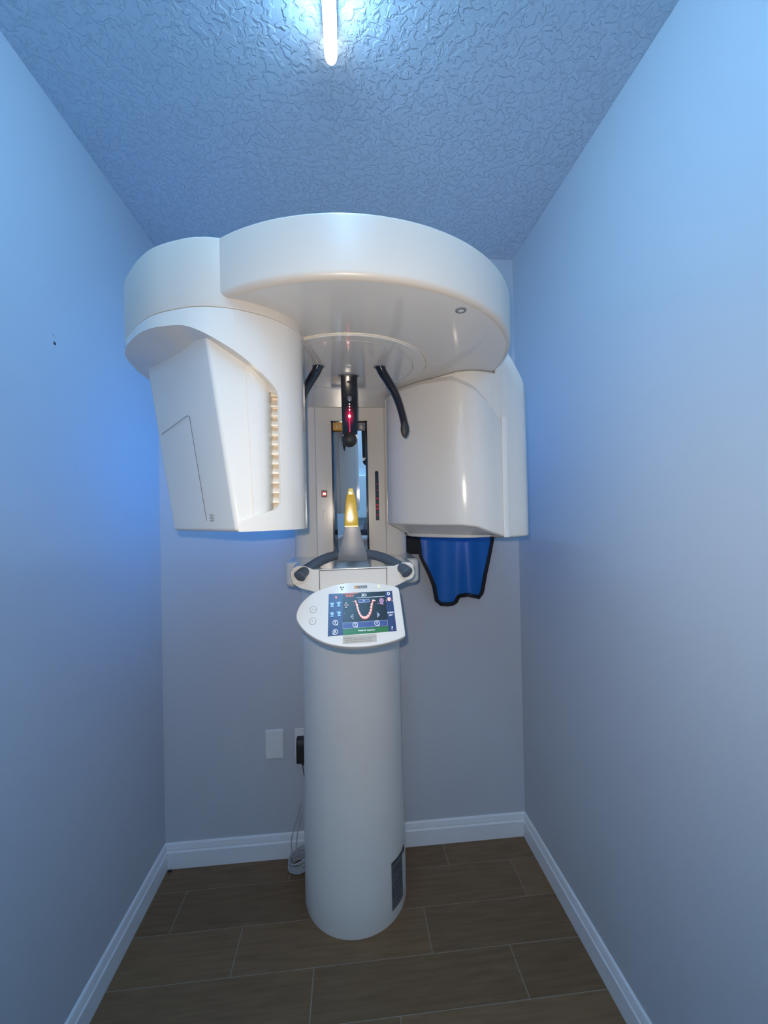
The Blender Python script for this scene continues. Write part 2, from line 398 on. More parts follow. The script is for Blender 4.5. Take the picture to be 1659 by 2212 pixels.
# ------------------------------------------------------------------ the x-ray machine
MX = thing('panoramic_xray_machine', 'large white dental x-ray machine with round overhead arm on a column', 'x-ray machine', (0.003, 1.49, 0))
MX_OFF = V((0.003, 1.49, 0))
def part(mb, name, mats, parent=None, **k):
    # geometry is given in room coordinates; children sit relative to the thing's base
    par = parent if parent is not None else MX
    mb.v = [tuple(V(p)-MX_OFF) for p in mb.v]
    return mb.obj(name, mats, par, **k)

# column
def column_outline(r, n=72):
    o = []
    for k in range(n):
        a = 2*pi*k/n; x = .003+r*sin(a); yy = 1.4965-r*cos(a)
        o.append((x, min(yy, 1.655)))
    return o
secs = []
for z, r in [(0, .1815), (.004, .1826), (.12, .1824), (.28, .1815), (.42, .1785), (.55, .177), (.9, .1765), (1.24, .1765)]:
    secs.append([(x, yy, z) for x, yy in column_outline(r)])
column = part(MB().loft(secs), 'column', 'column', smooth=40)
def on_col(a, z, off=.0009):
    a = radians(a); r = .1826+off; return (.003+r*sin(a), 1.4965-r*cos(a), z)
lab = MB()
N = 12
for i in range(N):
    a, b = 40+(61.3-40)*i/N, 40+(61.3-40)*(i+1)/N
    lab.add([on_col(a, .038), on_col(b, .038), on_col(b, .197), on_col(a, .197)], [[0, 1, 2, 3]], 0)
for i, (za, zb, a0, a1) in enumerate([(.190, .197, 40, 61.3), (.118, .122, 44, 61), (.075, .112, 42, 43), (.14, .146, 43, 44.5), (.160, .163, 42, 58), (.168, .171, 42, 55), (.10, .103, 46, 60), (.09, .092, 46, 58), (.08, .082, 46, 60), (.06, .062, 46, 57), (.15, .152, 46, 59), (.13, .132, 50, 60)]):
    for k in range(6):
        a, b = a0+(a1-a0)*k/6, a0+(a1-a0)*(k+1)/6
        lab.add([on_col(a, za, .0013), on_col(b, za, .0013), on_col(b, zb, .0013), on_col(a, zb, .0013)], [[0, 1, 2, 3]], 1)
part(lab, 'rating_label', ['label', 'ink'], column, smooth=60, label='dark grey printed rating label near the foot of the column')
s2 = MB(); s2.add([on_col(62.5, .178), on_col(68, .178), on_col(68, .20), on_col(62.5, .20)], [[0, 1, 2, 3]])
part(s2, 'rating_label', 'ink', column, smooth=60)

# carriage (wraps the column behind the mirror)
CX = .009
co = rrect(CX-.179, CX+.179, 1.272, 1.66, .045, 10)
carriage = part(MB().prism(co, 1.225, 1.71), 'carriage', 'white', smooth=50)
cp = [(CX-.105, 1.272), (CX-.1046, 1.268), (CX+.1086, 1.268), (CX+.109, 1.272)]
part(MB().prism([(-.096, 1.273), (-.096, 1.2685), (.118, 1.2685), (.118, 1.273)], 1.226, 1.70), 'front_panel', 'white', carriage, bevel=.0015)
g = MB()
for xx in (-.0975, .1195): g.box(xx-.0009, xx+.0009, 1.2705, 1.273, 1.226, 1.70)
part(g, 'seam', 'seam', carriage, smooth=0)
# blue emitters added out of view on the carriage flanks to tint the walls
part(MB().box(-.1755, -.1695, 1.46, 1.56, 1.44, 1.66), 'added_glow_strip', 'blue_fill', carriage, bevel=.001, label='added blue glow strip on the left flank')
part(MB().box(.1875, .1935, 1.46, 1.56, 1.50, 1.69), 'added_glow_strip', 'blue_fill_dim', carriage, bevel=.001, label='added blue glow strip on the right flank')
# laser windows on the carriage
t = MB().loft([[(a, yy, b) for a, b in rrect(-.0795, -.065, 1.343, 1.501, .004)] for yy in (1.2688, 1.2670)])
lw = part(t, 'laser_slot', 'white', carriage, bevel=.0005)
t = MB().loft([[(a, yy, b) for a, b in rrect(-.0805, -.0635, 1.420, 1.441, .003)] for yy in (1.267, 1.2655)])
part(t, 'laser_window', 'black', lw)
part(MB().sphere((-.0715, 1.2655, 1.4305), .0048, 0, 12, (1, .3, .6)).add([(-.079, 1.2652, 1.423), (-.066, 1.2652, 1.423), (-.066, 1.2652, 1.438), (-.079, 1.2652, 1.438)], [[0, 1, 2, 3]], 1), 'laser_led', ['glow_led', 'dim_red'], lw)
part(MB().box(-.077, -.070, 1.264, 1.267, 1.376, 1.381).box(-.0775, -.0755, 1.264, 1.267, 1.357, 1.376), 'slider_tab', 'letter', lw, bevel=.0005)
t = MB().loft([[(a, yy, b) for a, b in rrect(.0865, .0975, 1.345, 1.500, .004)] for yy in (1.2688, 1.2665)])
ls = part(t, 'scale_window', 'black', carriage, label='narrow black indicator strip right of the mirror')
for zz, rr in [(1.460, .0018), (1.440, .002), (1.413, .003), (1.393, .0035), (1.382, .0038), (1.362, .0025)]:
    part(MB().sphere((.092, 1.2665, zz), rr, 0, 10, (1, .3, .9)), 'indicator_dot', 'dim_red', ls)

# mirror
mz0, mz1, mxa, mxb = 1.245, 1.650, -.046, .063
fr = MB()
fy0, fy1 = 1.262, 1.2355
fw = .006
for a, b, c, d in [(mxa, mxa+fw, mz0, mz1), (mxb-fw, mxb, mz0, mz1), (mxa, mxb, mz1-.006, mz1), (mxa, mxb, mz0, mz0+.006)]:
    fr.box(a, b, fy1, 1.269, c, d)
mf = part(fr, 'mirror_frame', 'navy_gloss', carriage, smooth=0, bevel=.001)
# the glass is set at an angle in its frame: left edge deeper than the right
part(MB().loft([[(mxa+.004, 1.2630-d, z), (mxb-.004, 1.2505-d, z), (mxb-.004, 1.2520-d, z), (mxa+.004, 1.2655-d, z)] for z, d in ((mz0+.004, -.004), (mz1-.004, .0135))]), 'mirror_glass', 'mirror', mf, smooth=0)
ban = MB()
bz0, bz1 = mz1-.029, mz1-.006
ban.box(mxa+fw, mxa+.034, 1.2364, 1.2369, bz0, bz1, 0).box(mxa+.034, mxb-fw, 1.2364, 1.2369, bz0, bz1, 1)
def put_text(mb, s, c, ux, uy, size, mi=0, off=V((0, 0, 0))):
    v, f = text_geo(s); ux, uy = V(ux), V(uy)
    mb.add([V(c)+ux*p.x*size+uy*p.y*size+off for p in v], f, mi)
put_text(ban, 's', (-.029, 1.2362, bz0+.0118), (1, 0, 0), (0, 0, 1), .021, 2); put_text(ban, 'i', (-.0185, 1.2362, bz0+.0135), (1, 0, 0), (0, 0, 1), .019, 2)
for ch, xx in (('r', -.004), ('o', .011), ('n', .027), ('a', .0445)):
    put_text(ban, ch, (xx, 1.2362, bz0+.0118), (1, 0, 0), (0, 0, 1), .022, 2)
part(ban, 'logo_banner', ['orange', 'greyprint', 'letter'], mf, smooth=0, label='orange and grey logo strip at the top of the mirror')
part(MB().box(-.052, .071, 1.225, 1.275, 1.232, 1.2445), 'mirror_foot', 'greyp', carriage, bevel=.002)

# upper ring housing
RCX, RCY, RR, ZB, ZT = .0128, .92, .3468, 1.700, 1.7935
n = 128; ring = []
aR, aL = radians(62), radians(118)   # where the housing meets the arm to the column
for k in range(n+1):
    a = aR - (2*pi-(aL-aR))*k/n
    ring.append((RCX+RR*cos(a), RCY+RR*sin(a)))
ring += [(CX-.155, 1.30), (CX-.155, 1.655), (CX+.16, 1.655), (CX+.16, 1.30)]
def inset(P, d):
    o = []; N = len(P)
    area = sum(P[i][0]*P[(i+1) % N][1]-P[(i+1) % N][0]*P[i][1] for i in range(N)); sg = 1 if area > 0 else -1
    for i in range(N):
        a, b, c = V(P[i-1]), V(P[i]), V(P[(i+1) % N])
        e1, e2 = (b-a).normalized(), (c-b).normalized()
        nn = (V((-e1.y, e1.x))+V((-e2.y, e2.x)))
        if nn.length < 1e-6: nn = V((-e1.y, e1.x))
        nn.normalize(); o.append(tuple(b+nn*d*sg))
    return o
def rounded_prism(P, z0, z1, rb, rt, seg=5, mi_side=0, mi_bot=0):
    mb = MB(); secs = []
    for i in range(seg+1):
        a = pi/2*i/seg; secs.append([(x, yy, z0+rb*(1-sin(a))) for x, yy in inset(P, rb*(1-cos(a)))][::1])
    secs = secs[::-1]
    # secs[0] = bottom inset, climbing to the full outline
    for i in range(seg+1):
        a = pi/2*i/seg; secs.append([(x, yy, z1-rt*(1-cos(a)) if False else z1-rt+rt*sin(a)) for x, yy in inset(P, rt*(1-cos(a)))])
    mb.loft(secs, mi_side, cap=False); n = len(P)
    mb.add(secs[0], [list(range(n))[::-1]], mi_bot); mb.add(secs[-1], [list(range(n))], mi_side)
    return mb
# bottom fillet: profile from (inset rb, z0) to (0, z0+rb)
def rp(P, z0, z1, rb, rt, seg=6, mb=None, mi_bot=0):
    mb = mb or MB(); secs = []
    for i in range(seg+1):
        a = pi/2*i/seg; secs.append([(x, yy, z0+rb*(1-cos(a))) for x, yy in inset(P, rb*(1-sin(a)))])
    for i in range(seg+1):
        a = pi/2*i/seg; secs.append([(x, yy, z1-rt*(1-sin(a))) for x, yy in inset(P, rt*(1-cos(a)))])
    mb.loft(secs, 0, cap=False); n = len(P)
    mb.add(secs[0], [list(range(n))[::-1]], mi_bot); mb.add(secs[-1], [list(range(n))], 0)
    return mb
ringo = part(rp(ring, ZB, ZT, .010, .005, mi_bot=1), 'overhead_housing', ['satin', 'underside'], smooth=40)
# rotor disc under the housing
dsk = rp(circ(.011, .925, .172, 96), ZB-.0035, ZB+.002, .0015, .0005)
rot = part(dsk, 'rotor_disc', 'underside', ringo, smooth=30)
tor = MB()
for R_, mi, rad in ((.1745, 0, .0011), ):
    tor.tube([(.011+R_*cos(2*pi*k/96), .925+R_*sin(2*pi*k/96), ZB-.0005) for k in range(97)], rad, 8, mi, cap=False)
part(tor, 'trim_ring', 'cream', ringo, smooth=60)
tor = MB().tube([(.006+.148*cos(2*pi*k/96), .925+.150*sin(2*pi*k/96), ZB-.0036) for k in range(97)], .0006, 6, cap=False)
part(tor, 'seam', 'seam', rot, smooth=60)
part(MB().loft([[(.008+rr*cos(2*pi*k/24), .907+rr*sin(2*pi*k/24), zz) for k in range(24)] for zz, rr in ((ZB-.003, .0062), (ZB-.0052, .0055), (ZB-.006, .003))]), 'button', 'letter', rot)
sn = MB().loft([[(.194+rr*cos(2*pi*k/24), .658+rr*1.0*sin(2*pi*k/24), zz) for k in range(24)] for zz, rr in ((ZB+.001, .0095), (ZB-.0014, .0092), (ZB-.0016, .006))])
part(sn, 'recess', 'greyp', ringo, label='small dark oval recess under the housing')
part(MB().sphere((.194, .658, ZB-.001), .0055, 0, 12, (1, 1, .25)), 'sensor_lens', 'letter', ringo)

# ---- sensor unit (left)
A = [(-.110, .93), (-.090, .87), (-.0795, .80), (-.0775, .765), (-.0785, .73), (-.091, .700), (-.109, .678), (-.134, .658), (-.164, .643), (-.19, .637), (-.215, .636), (-.245, .642),
     (-.296, .664), (-.336, .697), (-.376, .742), (-.395, .768), (-.411, .80), (-.4185, .84), (-.414, .88), (-.392, .93), (-.35, .965)]
NS = 8
OUT = [(p.x, p.y) for p in catmull([V((a, b)) for a, b in A], NS)]       # open outline from back right round the front to back left
def sidx(x, y):   # index of the closest outline point
    return min(range(len(OUT)), key=lambda i: (OUT[i][0]-x)**2+(OUT[i][1]-y)**2)
arc = [0.0]
for i in range(1, len(OUT)): arc.append(arc[-1]+math.dist(OUT[i], OUT[i-1]))
def A_s(k): return arc[min(k*NS, len(arc)-1)]
JZ = 1.684                       # joint between band and shell
SB = 1.340                       # bottom of the shell
s5 = A_s(6)                      # slot edge
s7 = A_s(8)+.004                 # corner of the lower lip
CUT = [(s5, 1.567), (A_s(7), 1.594), (A_s(8), 1.6165), (A_s(9), 1.632), (A_s(10), 1.646), (A_s(11), 1.659), (A_s(12), 1.664), (A_s(13), 1.669), (A_s(14), 1.6705), (A_s(15), 1.671), (A_s(16), 1.670), (A_s(17), 1.667), (A_s(18), 1.658), (A_s(19), 1.642), (A_s(20), 1.635)]
def pos_s(s):
    for i in range(1, len(arc)):
        if s <= arc[i] or i == len(arc)-1:
            t = (s-arc[i-1])/(arc[i]-arc[i-1]); a, b = OUT[i-1], OUT[i]
            return (a[0]+(b[0]-a[0])*t, a[1]+(b[1]-a[1])*t)
def smooth_cut(s):
    return sum(interp(CUT, s+d) for d in (-.012, -.006, 0, .006, .012))/5
def zcut(s):
    d = s-s5; r = .013
    return smooth_cut(s) - (r - sqrt(max(0, r*r-(r-d)**2)) if d < r else 0)
def zlip(s):
    d = s-s5; r = .012
    base_ = 1.378+(1.356-1.378)*min(1, d/(s7-s5))
    return base_ + (r - sqrt(max(0, r*r-(r-d)**2)) if d < r else 0)
ss = [arc[-1]*i/150 for i in range(151)]
ss = sorted(set([s for s in ss if s < s5-.0005 or s > s5+.014]+[s5+.014*(i/12)**2 for i in range(13)]+[s7]))
sh = MB()
def P3(s, z): x, yy = pos_s(s); return (x, yy, z)
for a, b in zip(ss, ss[1:]):
    if b <= s5+1e-9:
        lv = [SB, SB+.008, zlip(s5), zcut(s5), JZ]
        lv[2] = zlip(s5); 
        for z0, z1 in zip(lv, lv[1:]):
            sh.add([P3(a, z0), P3(b, z0), P3(b, z1), P3(a, z1)], [[0, 1, 2, 3]])
    else:
        sh.add([P3(a, zcut(a)), P3(b, zcut(b)), P3(b, JZ), P3(a, JZ)], [[0, 1, 2, 3]])
        if b <= s7+1e-9:
            for z0, z1, z2, z3 in [(SB, SB, SB+.008, SB+.008), (SB+.008, SB+.008, zlip(b), zlip(a))]:
                sh.add([P3(a, z0), P3(b, z1), P3(b, z2), P3(a, z3)], [[0, 1, 2, 3]])
sensor = thing('x', 'x', 'x'); bpy.data.objects.remove(sensor)
# band (arm cover) on top
OUTC = OUT + [(-.28, .985), (-.20, .99), (-.14, .965)]
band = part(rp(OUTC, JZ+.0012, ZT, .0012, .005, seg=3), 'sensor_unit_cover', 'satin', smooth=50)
shell = part(sh, 'sensor_unit_shell', 'white', smooth=60, solid=.005)
q_ = shell.modifiers.new('edges', 'EDGE_SPLIT'); q_.split_angle = radians(50)
# soffit: from the cut edge in to the box
sof = MB(); cs = [s for s in ss if s >= s5+.0005]
cen = V((-.24, .78))
for a, b in zip(cs, cs[1:]):
    pa, pb = V(pos_s(a)), V(pos_s(b))
    def ip(p, f): q = p+(cen-p)*f; return q
    prev = None
    for f0, f1 in ((.012, .35), (.35, 1.0)):
        za, zb_ = zcut(a)+.0005, zcut(b)+.0005
        cz = 1.625
        def zz(z, f): return z+(cz-z)*f
        q = [ip(pa, f0), ip(pb, f0), ip(pb, f1), ip(pa, f1)]
        sof.add([(q[0].x, q[0].y, zz(za, f0)), (q[1].x, q[1].y, zz(zb_, f0)), (q[2].x, q[2].y, zz(zb_, f1)), (q[3].x, q[3].y, zz(za, f1))], [[0, 1, 2, 3]])
part(sof, 'soffit', 'white', shell, smooth=80)
# inner box, tapered
top = [(-.213, .648), (-.165, .664), (-.145, .672), (-.135, .679), (-.1285, .687), (-.126, .70), (-.126, .93), (-.33, .95), (-.386, .835)]
bot_ = [(-.171, .642), (-.151, .652), (-.141, .658), (-.133, .666), (-.1285, .675), (-.1255, .69), (-.126, .93), (-.30, .93), (-.329, .80)]
def lerp_sec(t): return [(a[0]+(b[0]-a[0])*t, a[1]+(b[1]-a[1])*t, 1.66+(SB-1.66)*t) for a, b in zip(top, bot_)]
top = [(x-(-0.0), yy) for x, yy in top]
# extend the taper up inside the shell
bx = MB().loft([[(a[0]+(a[0]-b[0])*.10, a[1]+(a[1]-b[1])*.10, 1.672) for a, b in zip(top, bot_)], [(a[0], a[1], 1.640) for a in top], [(b[0], b[1], SB) for b in bot_]])
inner = part(bx, 'sensor_unit_body', 'white', shell, smooth=35, bevel=.006, seg=4)
# the louvre behind the slot
lv = MB()
lv.box(-.150, -.085, .712, .716, 1.36, 1.60)
z = 1.372
while z < 1.555:
    lv.loft([[(x, .712, z+.0145), (x, .698, z+.0005), (x, .698, z-.0025), (x, .712, z+.004)] for x in (-.132, -.094)]); z += .0162
lv.box(-.132, -.094, .700, .712, z, 1.60)
part(lv, 'vent_louvre', 'cream', shell, smooth=0, label='cream louvred vent slot')
# back closing of the sensor unit
bk = MB().prism([(-.13, .92), (-.11, .93), (-.14, .965), (-.20, .99), (-.28, .985), (-.35, .965), (-.30, .92)], SB+.002, JZ)
part(bk, 'back_cover', 'white', shell, smooth=40, bevel=.003)
# seams: across shell, and down the box front
def seam(path, name='seam', r=.0005, par=None, mats='seam'):
    return part(MB().tube(path, r, 6), name, mats, par, smooth=60)
ix = A_s(8)+.012
seam([V(P3(A_s(8)+.006-(JZ-z)*.18, z)) for z in [JZ-i*.0105 for i in range(8)]][:7], par=shell, mats='cream')
def box_pt(u, t):   # u along the top/bottom front edge F->f2.., t 0 top .. 1 bottom
    a = V((*top[0], 1.640))+(V((*top[1], 1.640))-V((*top[0], 1.640)))*u; b = V((*bot_[0], SB))+(V((*bot_[1], SB))-V((*bot_[0], SB)))*u
    return a+(b-a)*t
def box_pt2(i, t): return V((*top[i], 1.640)).lerp(V((*bot_[i], SB)), t)
seam([box_pt2(1, t)+V((.004, -.0002, 0)) for t in (.10, .3, .5, .7, .9, .99)], par=inner, mats='cream')
# panel lines and mark on the left face
def face_pt(u, t):  # u 0 at the front edge, 1 at the back left edge
    a = V((*top[0], 1.640)).lerp(V((*top[8], 1.640)), u); b = V((*bot_[0], SB)).lerp(V((*bot_[8], SB)), u)
    return a.lerp(b, t)
fn = (face_pt(1, 0)-face_pt(0, 0)).cross(face_pt(0, 1)-face_pt(0, 0)).normalized()
if fn.y > 0: fn = -fn
seam([face_pt(.93, .385)+fn*.0003, face_pt(.44, .335)+fn*.0003, face_pt(.405, .345)+fn*.0003, face_pt(.40, .94)+fn*.0003], 'panel_seam', .0004, inner, 'dark_seam')
tx = MB(); ux = (face_pt(0, .93)-face_pt(1, .93)).normalized(); uy = fn.cross(ux); uy = -uy if uy.z < 0 else uy
cc = face_pt(.315, .925)+fn*.0006
def strokes(mb, segs, c, ux, uy, h, wd, nrm):
    for (a, b), (e, f) in segs:
        p, q = V(c)+ux*a*h+uy*b*h, V(c)+ux*e*h+uy*f*h; d = (q-p).normalized(); s = nrm.cross(d)*wd/2; p -= d*wd/2; q += d*wd/2
        mb.add([p-s, q-s, q+s, p+s], [[0, 1, 2, 3]])
strokes(tx, [((-.7, .5), (-.15, .5)), ((-.65, 0), (-.15, 0)), ((-.7, -.5), (-.15, -.5)), ((-.15, .5), (-.15, -.5)), ((.14, .5), (.55, .5)), ((.14, -.5), (.55, -.5)), ((.70, .33), (.70, -.33)), ((.55, .5), (.70, .33)), ((.55, -.5), (.70, -.33)), ((.14, .5), (.14, -.5))], cc, ux, uy, .0100, .0009, fn)
part(tx, 'mark', 'ink', inner, smooth=0, label='small dark 3D mark')

# ---- tube unit (right)
T = [(.150, 1.215), (.122, 1.19), (.1125, 1.155), (.115, 1.11), (.139, 1.060), (.180, 1.010), (.220, .966), (.245, .940), (.262, .928), (.285, .9215), (.310, .922), (.335, .930), (.358, .9405), (.3735, .9475), (.380, .9515)]
TO = [(p.x, p.y) for p in catmull([V(q) for q in T], 5)]
def ztopc(x):    # top edge of the front cover
    return interp([(.19, 1.6995), (.245, 1.690), (.28, 1.672), (.305, 1.660), (.335, 1.635), (.36, 1.607), (.379, 1.585)], x)
def zbotc(x, yy): return interp([(.10, 1.336), (.20, 1.333), (.262, 1.333), (.30, 1.328), (.34, 1.314), (.375, 1.303), (.4, 1.303)], x)
closeT = TO + [(.375, .98), (.36, 1.05), (.30, 1.15), (.22, 1.21)]
def ring_at(P, zf, d=0): return [(x, yy, zf(x, yy)) for x, yy in (inset(P, d) if d else P)]
cv = MB(); rr = .006; secs = []
def toc(P, f): return [(x+(.32-x)*f, yy+(1.12-yy)*f) for x, yy in P]
secs.append([(x, yy, 1.310) for x, yy in toc(closeT, .34)])
secs.append([(x, yy, 1.3055) for x, yy in toc(closeT, .28)])
for i in range(5):
    a = pi/2*i/4; q = inset(closeT, rr*(1-sin(a))); secs.append([(x, yy, zbotc(p[0], p[1])+rr*(1-cos(a))) for (x, yy), p in zip(q, closeT)])
for d_, h_ in ((0, .0145), (.0006, .0125), (.0020, .0110), (.0085, .0020), (.0100, .0006), (.0125, 0)):
    secs.append([(x, yy, ztopc(p[0])-h_) for (x, yy), p in zip(inset(closeT, d_), closeT)])
cv.loft(secs)
tube = part(cv, 'tube_unit_cover', 'white', smooth=45)
# stripe edge of the cover
T2f = [(.3765, .9575), (.380, .958), (.3875, .963), (.389, .972)]
back = [(.390, .9575), (.405, .9640), (.428, .9740), (.448, .986), (.462, 1.006), (.469, 1.035), (.470, 1.075), (.458, 1.13), (.43, 1.18), (.385, 1.22), (.32, 1.245), (.25, 1.25), (.195, 1.235), (.172, 1.205), (.163, 1.175), (.162, 1.15)]
backs = [(p.x, p.y) for p in catmull([V(q) for q in back], 4)]
fa, fb2 = inset(closeT, .012), inset(closeT, .003)
fi = []
for i in range(len(TO)):
    q = interp([(.27, 0), (.372, 1)], TO[i][0]); fi.append((fa[i][0]+(fb2[i][0]-fa[i][0])*q, fa[i][1]+(fb2[i][1]-fa[i][1])*q))
keep = [i for i in range(5, len(TO)) if fi[i][0] < .3755]
front_in = [fi[i] for i in keep]; front_lip = [toc(TO, .26)[i] for i in keep]
OS = backs + front_in; OL = backs + front_lip
def ztopb(x, yy):
    if (x-RCX)**2+(yy-RCY)**2 < (RR+.004)**2 or x < .30: return 1.6995
    if yy > 1.19: return 1.6995
    return interp([(.385, 1.765), (.40, 1.757), (.43, 1.717), (.45, 1.690), (.462, 1.668), (.472, 1.64)], x)
bs = MB(); secs = []
rr = .009
for i in range(5):
    a = pi/2*i/4; q = inset(OL, .6*rr*(1-sin(a))); secs.append([(x, yy, 1.3005+.7*rr*(1-cos(a))) for x, yy in q])
secs.append([(x, yy, 1.345) for x, yy in OS])
for i in range(4):
    a = pi/2*i/3; q = inset(OS, .005*(1-cos(a))); secs.append([(x, yy, ztopb(p[0], p[1])-.005*(1-sin(a))) for (x, yy), p in zip(q, OS)])
bs.loft(secs, cap=False); n = len(OS); bs.add(secs[0], [list(range(n))[::-1]])
cpt = (.40, 1.10, 1.72); bs.add(secs[-1]+[cpt], [[i, (i+1) % n, n] for i in range(n)])
tshell = part(bs, 'tube_unit_shell', 'white', smooth=60)
# cream edge strip between cover and shell
es = MB().loft([[(.3730, .9455, z), (.3815, .9465, z), (.3895, .9510, z), (.392, .9600, z), (.377, .962, z)] for z in (1.3015, 1.585, 1.594)])
part(es, 'edge_strip', 'panel', tube, smooth=50, bevel=.0015)

# ---- temple supports and forehead support
def ell_tube(path, ra, rb, wdir, n=18, mi=0):
    mb = MB(); path = [V(p) for p in path]; secs = []
    for i, p in enumerate(path):
        t = (path[min(i+1, len(path)-1)]-path[max(i-1, 0)]).normalized(); a = (V(wdir)-t*V(wdir).dot(t)).normalized(); b = t.cross(a)
        secs.append([p+a*ra[i]*cos(2*pi*k/n)+b*rb[i]*sin(2*pi*k/n) for k in range(n)])
    return mb.loft(secs, mi)
for sg in (1, -1):
    mx = lambda x: .0095+sg*(x-.0095)
    P = catmull([(mx(.078), .911, 1.699), (mx(.084), .910, 1.684), (mx(.096), .906, 1.662), (mx(.111), .900, 1.631), (mx(.121), .893, 1.598), (mx(.127), .885, 1.565), (mx(.130), .877, 1.532)], 5)
    N = len(P)
    ra = [.0112-.003*min(1, i/N*1.5) for i in range(N)]; ra[-1] = .0015; ra[-2] = .0035
    rb = [.0062]*N
    ts = part(ell_tube(P, ra, [.011-.003*i/N if i < N-2 else (.006 if i == N-2 else .002) for i in range(N)], (1, 0, 0)), 'temple_support', 'navy_gloss', rot, smooth=60, label='right temple support arm' if sg == 1 else 'left temple support arm')
    part(MB().loft([[(mx(.078)+r*cos(2*pi*k/28), .911+r*sin(2*pi*k/28), z) for k in range(28)] for z, r in ((ZB-.003, .0145), (ZB-.0048, .0135))]), 'socket', 'greyp', rot)
    part(MB().sphere((mx(.1265), .872, 1.548), 1.0, 0, 18, (.0092, .0048, .0192)), 'pad', 'soft_black', ts, label='matt black oval pad')
fx, fy = .0085, .968
part(MB().loft([[(fx+(.026*s)*cos(2*pi*k/32), fy+.016*s*sin(2*pi*k/32), z) for k in range(32)] for z, s in ((ZB-.003, 1), (ZB-.0055, .93))]), 'socket', 'greyp', rot)
fb_ = MB().loft([[(x*s+fx, yy+fy, z) for x, yy in rrect(-.0188, .0188, -.007, .007, .003)] for z, s in ((ZB-.003, 1.03), (1.62, 1.0), (1.553, .93))])
fs_ = part(fb_, 'forehead_support', 'black', rot, smooth=40, label='black central forehead support with red laser')
tp = MB().loft([[(x*s+fx, yy+fy, z) for x, yy in rrect(-.0188, .0188, -.007, .007, .003)] for z, s in ((1.553, .93), (1.546, .95), (1.541, .84))])
part(tp, 'clear_tip', 'clear', fs_, smooth=40)
part(MB().sphere((fx-.0015, fy-.008, 1.541), .0178, 0, 28), 'forehead_ball', 'soft_black', fs_, label='round matt black forehead rest')
part(MB().sphere((fx+.0003, fy-.0055, 1.6385), .0065, 0, 18, (1, .5, 1.25)), 'screw_cap', 'greyp', fs_)
part(MB().sphere((fx-.0005, fy-.0072, 1.597), .0030, 0, 14, (.9, .4, 1.3)), 'laser_led', 'glow_led', fs_)
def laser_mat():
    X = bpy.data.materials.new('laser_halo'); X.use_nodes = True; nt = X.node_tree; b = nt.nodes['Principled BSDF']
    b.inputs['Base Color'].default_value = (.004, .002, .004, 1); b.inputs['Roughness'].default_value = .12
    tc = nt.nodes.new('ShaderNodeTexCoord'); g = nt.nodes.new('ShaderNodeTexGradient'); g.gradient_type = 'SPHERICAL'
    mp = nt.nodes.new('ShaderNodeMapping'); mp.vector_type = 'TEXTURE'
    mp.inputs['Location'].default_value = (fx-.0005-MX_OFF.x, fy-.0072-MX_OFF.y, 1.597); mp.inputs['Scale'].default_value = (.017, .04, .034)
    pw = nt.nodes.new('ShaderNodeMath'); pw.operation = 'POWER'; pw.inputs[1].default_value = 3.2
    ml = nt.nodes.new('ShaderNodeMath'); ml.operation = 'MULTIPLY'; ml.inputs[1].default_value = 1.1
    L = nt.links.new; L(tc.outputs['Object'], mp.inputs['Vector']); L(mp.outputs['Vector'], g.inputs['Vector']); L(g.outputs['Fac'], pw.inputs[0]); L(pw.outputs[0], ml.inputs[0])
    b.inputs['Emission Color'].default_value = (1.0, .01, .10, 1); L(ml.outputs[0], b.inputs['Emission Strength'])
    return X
M['laser'] = laser_mat()  # red spread of the laser light painted as emission fading outwards
part(MB().loft([[(a+fx, fy-.0074, b) for a, b in rrect(-.0165, .0165, 1.556, 1.640, .003)], [(a+fx, fy-.0066, b) for a, b in rrect(-.0165, .0165, 1.556, 1.640, .003)]]), 'laser_window', 'laser', fs_, label='dark window with the red laser glow painted in')
ln = MB().box(fx-.0009, fx+.0002, fy-.0079, fy-.0072, 1.553, 1.617)
part(ln, 'laser_line', 'red_led', fs_, smooth=0)
dd = MB()
for zz, rr in ((1.6255, .0012), (1.6195, .0011), (1.612, .0014)): dd.sphere((fx, fy-.0078, zz), rr, 0, 8)
part(dd, 'laser_dots', 'glow_led', fs_)

# ---- bracket, lower arm, handle, chin holder, bite block
part(MB().prism(rrect(-.178, .200, 1.13, 1.64, .03), 1.167, 1.237), 'bracket', 'white', bevel=.012, seg=5)
prof = [(-.1265, 1.243), (-.127, 1.232), (-.122, 1.218), (-.108, 1.208), (-.075, 1.198), (-.055, 1.194), (.085, 1.198), (.105, 1.206), (.128, 1.216), (.140, 1.226), (.1435, 1.238), (.143, 1.250), (.134, 1.2565), (.118, 1.2560), (.098, 1.249), (-.078, 1.247), (-.094, 1.2545), (-.112, 1.256), (-.121, 1.2515)]
def arm_sec(yy, s, dz=0): return [(.008+(x-.008)*s, yy, 1.225+(z-1.225)*1.0+dz) for x, z in prof]
arm = part(MB().loft([arm_sec(.884, .985), arm_sec(.889, 1.0), arm_sec(.95, 1.02), arm_sec(1.16, 1.12, -.012)]), 'lower_arm', 'white', smooth=50, bevel=.002)
for pth in ([(-.064, .8832, 1.246), (-.064, .8832, 1.197)], [(.0815, .8832, 1.2475), (.0815, .8832, 1.199)], [(-.064, .8832, 1.2445), (.0815, .8832, 1.2455)]):
    seam(pth, 'panel_seam', .0007, arm, 'dark_seam')
hp = catmull([(-.106, .874, 1.234), (-.100, .884, 1.240), (-.085, .906, 1.250), (-.060, .934, 1.262), (-.030, .953, 1.2695), (.008, .960, 1.272), (.045, .953, 1.2705), (.078, .934, 1.263), (.104, .906, 1.251), (.120, .884, 1.241), (.1265, .874, 1.234)], 6)
hn = len(hp)
